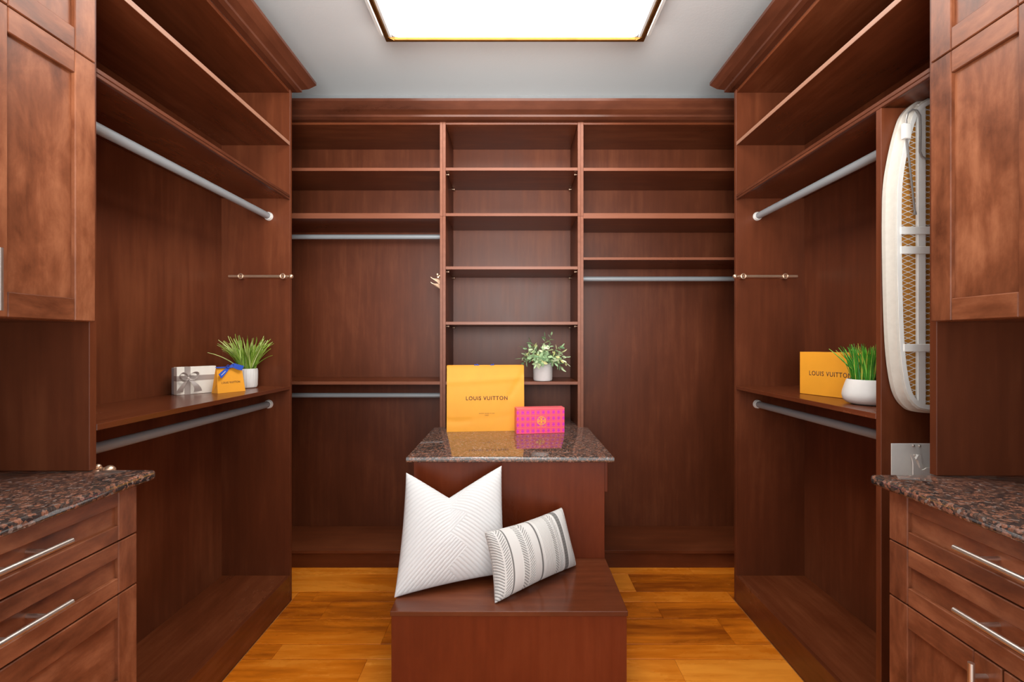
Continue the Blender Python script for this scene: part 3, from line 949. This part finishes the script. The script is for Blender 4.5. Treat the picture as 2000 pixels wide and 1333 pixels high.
# small orange bag with blue bow
SB = Thing('gift_bag', 'small orange paper gift bag with a blue bow on the left shelf', 'bag', (-1.273, 1.964, SZ), math.atan2(0.109, 0.057), world=False)
sw, sd, sh_ = 0.122, 0.045, 0.107
def sbag(bm):
    f0 = [bm.verts.new(p) for p in ((0, 0, 0), (sw, 0, 0), (sw - 0.006, sd * 0.42, sh_), (0.006, sd * 0.42, sh_))]
    k0 = [bm.verts.new(p) for p in ((0, sd, 0), (sw, sd, 0), (sw - 0.006, sd * 0.58, sh_), (0.006, sd * 0.58, sh_))]
    ml, mr = bm.verts.new((0.016, sd / 2, 0.050)), bm.verts.new((sw - 0.016, sd / 2, 0.050))
    bl_, br_ = bm.verts.new((0, sd / 2, 0)), bm.verts.new((sw, sd / 2, 0))
    tl_, tr_ = bm.verts.new((0.020, sd / 2, sh_ - 0.004)), bm.verts.new((sw - 0.020, sd / 2, sh_ - 0.004))
    bm.faces.new(f0)
    bm.faces.new(k0[::-1])
    bm.faces.new((f0[1], f0[0], bl_, k0[0], k0[1], br_))
    for a_, bq, m_, bt, tp in ((f0[0], k0[0], ml, bl_, tl_), (k0[1], f0[1], mr, br_, tr_)):
        fa = f0[3] if a_ is f0[0] else k0[2]
        ka = k0[3] if a_ is f0[0] else f0[2]
        bm.faces.new((a_, fa, tp, m_))
        bm.faces.new((m_, tp, ka, bq))
        bm.faces.new((a_, m_, bt))
        bm.faces.new((m_, bq, bt))
    bm.faces.new((f0[3], f0[2], tr_, tl_))
    bm.faces.new((tl_, tr_, k0[2], k0[3]))
SB.part('paper_body', sbag, orange_m)
til = -math.atan2(sd * 0.42, sh_)
put_text(SB, 'LOUIS VUITTON', 0.080, 0.0088, sw / 2, sd * 0.42 * 0.044 / sh_ - 0.0006, 0.044, ink, 1.15, til)
def bluebow(bm):
    c = Vector((sw / 2 - 0.004, sd * 0.40, sh_ + 0.001))
    ridge = [c + Vector((x, 0.002, 0.003)) for x in (-0.052, -0.03, 0.0, 0.03, 0.044)]
    strip(bm, ridge, [Vector((0, 0.016, 0.004))] * 5, 0.0006)
    strip(bm, [c + Vector((0, -0.004, 0.004)), c + Vector((-0.016, -0.012, -0.008)), c + Vector((-0.034, -0.017, -0.022)), c + Vector((-0.050, -0.022, -0.034))], [Vector((0.006, 0, -0.006)), Vector((0.008, -0.002, -0.012)), Vector((0.010, -0.002, -0.016)), Vector((0.010, -0.002, -0.018))], 0.0006)
    strip(bm, [c + Vector((0, -0.004, 0.004)), c + Vector((0.016, -0.010, 0.010)), c + Vector((0.034, -0.014, 0.002)), c + Vector((0.054, -0.016, -0.004))], [Vector((0.002, 0, 0.010)), Vector((0.004, 0, 0.020)), Vector((0.006, 0, 0.022)), Vector((0.010, 0, 0.020))], 0.0006)
    bow(bm, c + Vector((0, -0.004, 0.004)), 0.42, tails=False, dirs=((-1, 0.3), (1, 0.9)))
SB.part('bow', bluebow, blue_m, smooth=True, label='blue ribbon bow')
SB.part('ribbon_print', lambda bm: strip(bm, [Vector((sw / 2 - 0.004 - 0.022, sd * 0.40 - 0.0147, sh_ - 0.0125)), Vector((sw / 2 - 0.004 - 0.044, sd * 0.40 - 0.0215, sh_ - 0.0285))], [Vector((0.001, 0, -0.0024))] * 2, 0.0004), white_print, label='tiny white print')

# orange box on the right shelf
OB = Thing('gift_box', 'plain orange box with dark lettering on the right shelf', 'box', (1.242, 1.974, SZ), math.atan2(-0.953, 0.304), world=False)
ol, oh, od = 0.268, 0.180, 0.095
OB.b('box_body', 0.001, ol - 0.001, 0.001, od - 0.001, 0.0002, 0.110, orange_m, bev=0.001)
OB.b('lid', 0, ol, 0, od, 0.0004, oh, orange_m, bev=0.0012)
put_text(OB, 'LOUIS VUITTON', 0.178, 0.0190, ol / 2, -0.0002, 0.092, ink, 1.15)

# ------------------------------------------------------------------ potted plants
def blade_mesh(name, bend, w, mat, n=7):
    def f(bm):
        L_, R_ = [], []
        for i in range(n + 1):
            t = i / n
            ww = w * (1 - t ** 2.2) * (0.55 + 0.6 * min(1, t * 4)) + 0.0002
            x = bend * t ** 2
            z = t * (1 - 0.35 * abs(bend) * t)
            L_.append(bm.verts.new((x + ww * 0.15, -ww / 2, z)))
            R_.append(bm.verts.new((x + ww * 0.15, ww / 2, z)))
            if i:
                pass
        M_ = [bm.verts.new((bend * (i / n) ** 2 - 0.006 * w / 0.03, 0, (i / n) * (1 - 0.35 * abs(bend) * i / n))) for i in range(n + 1)]
        for i in range(n):
            bm.faces.new((L_[i], M_[i], M_[i + 1], L_[i + 1]))
            bm.faces.new((M_[i], R_[i], R_[i + 1], M_[i + 1]))
    return mesh_of(name, f, mat, smooth=True)

def grass_plant(label, loc, pot_fn, pot_r, top_z, mat, count, lens, spread, seed, bends, w, extra=()):
    random.seed(seed)
    T = Thing('potted_grass', label, 'potted plant', loc, world=False)
    T.part('pot', pot_fn, pot_white, smooth=True, label='white ceramic pot')
    T.part('moss', lambda bm: lathe(bm, [(pot_r * 0.97, top_z - 0.010), (pot_r * 0.9, top_z - 0.004), (pot_r * 0.3, top_z - 0.001)], seg=24), soil_m, smooth=True)
    vs = [blade_mesh('blade', bd, w, mat) for bd in bends]
    for k_ in range(count):
        a = random.uniform(0, 2 * math.pi)
        rr = pot_r * 0.85 * math.sqrt(random.random())
        o = T.link('blade', random.choice(vs))
        o.location = (rr * math.cos(a), rr * math.sin(a), top_z - 0.008)
        ln = random.uniform(*lens)
        o.scale = (ln, ln, ln)
        o.rotation_euler = (random.uniform(-0.10, 0.10), spread * (0.25 + rr / pot_r) * random.uniform(0.4, 1.1), a + random.uniform(-0.7, 0.7))
    for (az, tilt, ln, vi) in extra:
        o = T.link('blade', vs[vi])
        o.location = (0.02 * math.cos(az), 0.02 * math.sin(az), top_z - 0.008)
        o.scale = (ln, ln, ln)
        o.rotation_euler = (0, tilt, az)
    return T

def ribbed_pot(bm):
    seg = 96
    lathe(bm, [(0.036, 0.0), (0.042, 0.004), (0.0445, 0.014), (0.0455, 0.050), (0.0455, 0.084), (0.0440, 0.0925), (0.0415, 0.094), (0.040, 0.088), (0.040, 0.080)], seg=seg, wob=lambda k_, z: 1 + (0.016 * math.cos(2 * math.pi * k_ / 4) if 0.010 < z < 0.088 else 0))
grass_plant('white ribbed pot of pale spiky grass, behind the small orange bag', (-1.292, 2.215, SZ), ribbed_pot, 0.040, 0.090, grass_a, 120, (0.12, 0.185), 0.30, 11, (0.03, 0.15, 0.28, 0.42), 0.050,
            extra=((R(190), 0.75, 0.19, 2), (R(185), 0.35, 0.20, 2), (R(-10), 0.7, 0.15, 2)))

def bowl_pot(bm):
    lathe(bm, [(0.050, 0.0), (0.068, 0.005), (0.078, 0.016), (0.0815, 0.032), (0.080, 0.046), (0.072, 0.074), (0.067, 0.088), (0.064, 0.0895), (0.062, 0.085), (0.062, 0.078)], seg=48)
grass_plant('white bowl pot of bright green grass, in front of the orange box', (1.276, 1.632, SZ), bowl_pot, 0.062, 0.088, grass_b, 230, (0.105, 0.140), 0.15, 5, (0.02, 0.08, 0.15, 0.25), 0.048,
            extra=((R(150), 0.55, 0.16, 2), (R(165), 0.42, 0.15, 1), (R(140), 0.62, 0.15, 1), (R(175), 0.5, 0.14, 2)))

# leafy plant in the shelf tower
random.seed(21)
LP = Thing('potted_boxwood', 'leafy pale green plant in a washed grey pot on the middle tower shelf', 'potted plant', (0.178, 2.722, 1.0874), world=False)
LP.part('pot', lambda bm: lathe(bm, [(0.050, 0.0), (0.055, 0.003), (0.0575, 0.012), (0.0580, 0.060), (0.0570, 0.106), (0.0555, 0.1085), (0.0535, 0.106), (0.053, 0.095)], seg=40), pot_concrete, smooth=True, label='pale washed concrete pot')
LP.part('moss', lambda bm: lathe(bm, [(0.053, 0.096), (0.046, 0.102), (0.015, 0.106)], seg=24), soil_m, smooth=True)
def leaf_me(w, cup):
    def f(bm):
        n = 6
        L_, M_, R_ = [], [], []
        for i in range(n + 1):
            t = i / n
            ww = w * math.sin(math.pi * min(1, 0.04 + 0.96 * t)) ** 0.8 + 0.004
            z = -cup * t * t
            L_.append(bm.verts.new((t, -ww, z + 0.08 * ww)))
            M_.append(bm.verts.new((t, 0, z - 0.25 * ww)))
            R_.append(bm.verts.new((t, ww, z + 0.08 * ww)))
        for i in range(n):
            bm.faces.new((L_[i], M_[i], M_[i + 1], L_[i + 1]))
            bm.faces.new((M_[i], R_[i], R_[i + 1], M_[i + 1]))
    return mesh_of('leaf', f, leaf_c, smooth=True)
leaves = [leaf_me(0.24, 0.1), leaf_me(0.30, 0.25), leaf_me(0.19, -0.15)]
stems = [(R(200), 1.35, 0.16), (R(188), 1.05, 0.15), (R(170), 0.8, 0.13), (R(-8), 1.28, 0.16), (R(5), 1.02, 0.165), (R(-20), 1.50, 0.13), (R(60), 0.05, 0.16), (R(30), 0.2, 0.19),
         (R(250), 0.75, 0.11), (R(285), 0.8, 0.11), (R(265), 1.15, 0.10), (R(315), 0.9, 0.13), (R(225), 0.9, 0.13), (R(120), 0.5, 0.13), (R(90), 0.9, 0.11), (R(150), 0.35, 0.14), (R(340), 0.6, 0.14), (R(215), 0.5, 0.12), (R(300), 0.35, 0.12), (R(240), 1.3, 0.09), (R(270), 0.45, 0.12), (R(195), 0.65, 0.14), (R(-5), 0.75, 0.15), (R(310), 1.25, 0.11), (R(255), 1.0, 0.09), (R(330), 1.1, 0.14)]
for az, tilt, ln in stems:
    ln *= 0.76 if tilt > 0.7 else 1.0
    pts = []
    for i in range(6):
        t = i / 5
        th = tilt * (0.45 + 0.75 * t)
        rr = ln * t
        p = Vector((math.cos(az) * math.sin(th) * rr, math.sin(az) * math.sin(th) * rr, 0.100 + math.cos(th) * rr))
        p += Vector((math.cos(az), math.sin(az), 0)) * 0.020
        pts.append(p)
    LP.part('stem', lambda bm: tube(bm, pts, [0.0016, 0.0015, 0.0014, 0.0012, 0.001, 0.0007], 6), stem_m, smooth=True)
    for i in range(11):
        t = 0.25 + 0.75 * i / 10
        f_ = t * 5
        a_ = min(4, int(f_))
        p = pts[a_].lerp(pts[a_ + 1], f_ - a_)
        d = (pts[a_ + 1] - pts[a_]).normalized()
        side, upv = frame_for(d)
        ang = i * 2.4 + random.uniform(-0.4, 0.4)
        out = side * math.cos(ang) + upv * math.sin(ang)
        x = (d * random.uniform(0.4, 0.9) + out).normalized() if i < 10 else d
        z = (out.cross(d)).cross(x).normalized()
        y = z.cross(x).normalized()
        sz = random.uniform(0.026, 0.042)
        m4 = Matrix((x * sz, y * sz, z * sz)).transposed().to_4x4()
        m4.translation = p
        o = LP.link('leaf', leaves[random.randrange(3)])
        o.matrix_local = m4

# ------------------------------------------------------------------ ironing board hung in the narrow slot at the right
XC = 1.302
half = [(0.0, 2.060), (0.045, 2.057), (0.085, 2.045), (0.118, 2.015), (0.136, 1.975), (0.156, 1.897), (0.172, 1.80), (0.1755, 1.70), (0.175, 1.58), (0.172, 1.43), (0.166, 1.30), (0.156, 1.215), (0.142, 1.160), (0.118, 1.125), (0.085, 1.108), (0.0, 1.102)]
def catmull(ps, n=5):
    out = []
    for i in range(len(ps) - 1):
        p0, p1, p2, p3 = ps[max(i - 1, 0)], ps[i], ps[i + 1], ps[min(i + 2, len(ps) - 1)]
        for k_ in range(n):
            t = k_ / n
            out.append(tuple(0.5 * (2 * p1[j] + (p2[j] - p0[j]) * t + (2 * p0[j] - 5 * p1[j] + 4 * p2[j] - p3[j]) * t * t + (3 * p1[j] - p0[j] - 3 * p2[j] + p3[j]) * t ** 3) for j in range(2)))
    out.append(ps[-1])
    return out
sm = catmull(half)
outline = [(XC - x, z) for x, z in sm] + [(XC + x, z) for x, z in sm[-2:0:-1]]
def inset(poly, d):
    n = len(poly)
    out = []
    for i in range(n):
        a_, c_ = Vector(poly[i - 1]), Vector(poly[(i + 1) % n])
        t = (c_ - a_).normalized()
        nn = Vector((-t.y, t.x))
        p = Vector(poly[i]) + nn * d
        out.append((p.x, p.y))
    cx_ = sum(p[0] for p in poly) / n
    if abs(out[n // 4][0] - cx_) > abs(poly[n // 4][0] - cx_):
        return inset(poly, -d) if d > 0 else out
    return out
IB = Thing('ironing_board', 'white covered ironing board with brown mesh underside hanging beside the right cabinet', 'ironing board', (XC, 1.38, 1.10))
def cover(bm):
    levels = [(0.006, 1.3975), (0.0, 1.392), (0.0, 1.3785), (0.006, 1.3720), (0.007, 1.3560), (0.012, 1.3525), (0.0150, 1.3540)]
    rings = []
    n = len(outline)
    for li, (d_, y) in enumerate(levels):
        pa, pb = inset(outline, d_), inset(outline, d_ + 0.0022)
        ring_ = []
        for i in range(n):
            f_ = (0.5 + 0.5 * math.sin(i * 2.1)) if li >= 4 else 0.0
            ring_.append(bm.verts.new((pa[i][0] * (1 - f_) + pb[i][0] * f_, y, pa[i][1] * (1 - f_) + pb[i][1] * f_)))
        rings.append(ring_)
    for q in range(len(rings) - 1):
        for i in range(n):
            bm.faces.new((rings[q][i], rings[q][(i + 1) % n], rings[q + 1][(i + 1) % n], rings[q + 1][i]))
    bm.faces.new(rings[0])
IB.part('cover', cover, white_cloth, smooth=True, label='white gathered fabric cover')
inn = inset(outline, 0.018)
def ring(bm, d0, d1, y0, y1):
    a_, c_ = inset(outline, d0), inset(outline, d1)
    n = len(a_)
    va = [[bm.verts.new((p[0], y, p[1])) for p in pl] for pl, y in ((a_, y1), (a_, y0), (c_, y0), (c_, y1))]
    for q in range(4):
        for i in range(n):
            bm.faces.new((va[q][i], va[q][(i + 1) % n], va[(q + 1) % 4][(i + 1) % n], va[(q + 1) % 4][i]))
IB.part('frame', lambda bm: ring(bm, 0.0135, 0.0262, 1.3515, 1.367), white_metal)
IB.part('pad', lambda bm: prism(bm, inset(outline, 0.020), lambda p: (p[0], 1.368, p[1]), lambda p: (p[0], 1.376, p[1])), pad_brown, label='brown pad seen through the mesh')
def hw_at(z):
    best = 0
    for i in range(len(sm) - 1):
        z0, z1 = sm[i][1], sm[i + 1][1]
        if min(z0, z1) <= z <= max(z0, z1) and abs(z1 - z0) > 1e-9:
            t = (z - z0) / (z1 - z0)
            best = max(best, sm[i][0] + t * (sm[i + 1][0] - sm[i][0]))
    return max(0, best - 0.026)
def lattice(bm):
    sl, pitch = 0.42, 0.0165
    for sgn in (-1, 1):
        k_ = -16
        while k_ < 90:
            z0 = 1.10 + k_ * pitch
            seg_ = []
            for j in range(61):
                x = -0.155 + 0.31 * j / 60
                z = z0 + sgn * sl * x
                ok = 1.13 < z < 2.035 and abs(x) < hw_at(z)
                if ok:
                    seg_.append((XC + x, 1.3655, z))
                if (not ok or j == 60) and len(seg_) > 1:
                    tube(bm, [seg_[0], seg_[-1]], 0.00105, 4)
                    seg_ = []
                elif not ok:
                    seg_ = []
            k_ += 1
IB.part('metal_mesh', lattice, white_metal, kind='stuff', label='white diamond metal mesh')
for s in (-1, 1):
    zc = 2.02
    IB.b('rail', XC + s * 0.086 - 0.0125, XC + s * 0.086 + 0.0125, 1.3545, 1.3645, 1.128, 2.028, white_metal, bev=0.002)
for z in (1.650, 1.592, 1.302):
    hw = hw_at(z) + 0.004
    IB.b('cross_bar', XC - hw, XC + hw, 1.3490, 1.3540, z - 0.0115, z + 0.0115, white_metal, bev=0.0015)
def px(x, y, d):
    return ((x - 1002) / 890 * d, d, 1.32 - (y - 668) / 890 * d)
wire_pts = [px(1770, 262, 1.344), px(1770, 234, 1.344), px(1773, 221, 1.343), px(1782, 214, 1.342), px(1791, 216, 1.342), px(1797, 226, 1.342), px(1798, 262, 1.342), px(1797, 296, 1.342), px(1801, 306, 1.342), px(1808, 310, 1.342), px(1830, 310, 1.342), px(1880, 308, 1.342)]
IB.part('wire_rest', lambda bm: (tube(bm, [Vector(p) for p in wire_pts], 0.0026, 8), tube(bm, [px(1770, 262, 1.344), px(1787, 416, 1.346)], 0.0026, 8), tube(bm, [px(1786.6, 414, 1.346), px(1787, 420, 1.346)], 0.0042, 8)), wire_m, smooth=True, label='chrome wire iron rest')
IB.part('clip', lambda bm: prism(bm, [(1.150, 1.920), (1.171, 1.918), (1.172, 1.962), (1.150, 1.964)], lambda p: (p[0], 1.3385, p[1]), lambda p: (p[0], 1.3525, p[1]), bev=0.003), white_metal, smooth=True)

# lower mounting bracket of the ironing board
MB = Thing('wall_bracket', 'white metal mounting plate with a hook below the ironing board', 'bracket', (1.32, 1.3995, 0.885))
MB.b('plate', 1.160, 1.476, 1.3968, 1.3995, 0.885, 1.008, white_metal, bev=0.0008)
for x, y in ((1785, 871.5), (1797, 872), (1787, 890.5)):
    p = px(x, y, 1.394)
    MB.part('screw', lambda bm: bmesh.ops.create_uvsphere(bm, u_segments=10, v_segments=8, radius=0.0042, matrix=Matrix.Translation((p[0], 1.3962, p[2]))), chrome, smooth=True)
D_ = 1.375
poly1 = [(1777, 889), (1782, 889.5), (1786, 896), (1789, 905), (1793, 913), (1799, 918), (1804, 917), (1808, 914), (1830, 913), (1830, 945), (1781, 945), (1782, 925), (1782, 905), (1780, 895)]
poly2 = [(1788, 898), (1793, 889), (1798, 889.5), (1799, 897), (1799.5, 904), (1803, 911), (1807, 915), (1801, 918), (1796, 914), (1794, 905), (1792, 899.5)]
def to_xz(pl, d):
    return [((x - 1002) / 890 * d, 1.32 - (y - 668) / 890 * d) for x, y in pl]
MB.part('hook', lambda bm: prism(bm, to_xz(poly1, D_), lambda p: (p[0], D_ - 0.003, p[1]), lambda p: (p[0], D_, p[1])), white_metal)
MB.part('hook', lambda bm: prism(bm, to_xz(poly2, 1.388), lambda p: (p[0], 1.386, p[1]), lambda p: (p[0], 1.3965, p[1])), white_metal)
MB.b('arm', 1.262, 1.300, D_ + 0.0002, 1.3967, 0.900, 0.9145, white_metal)
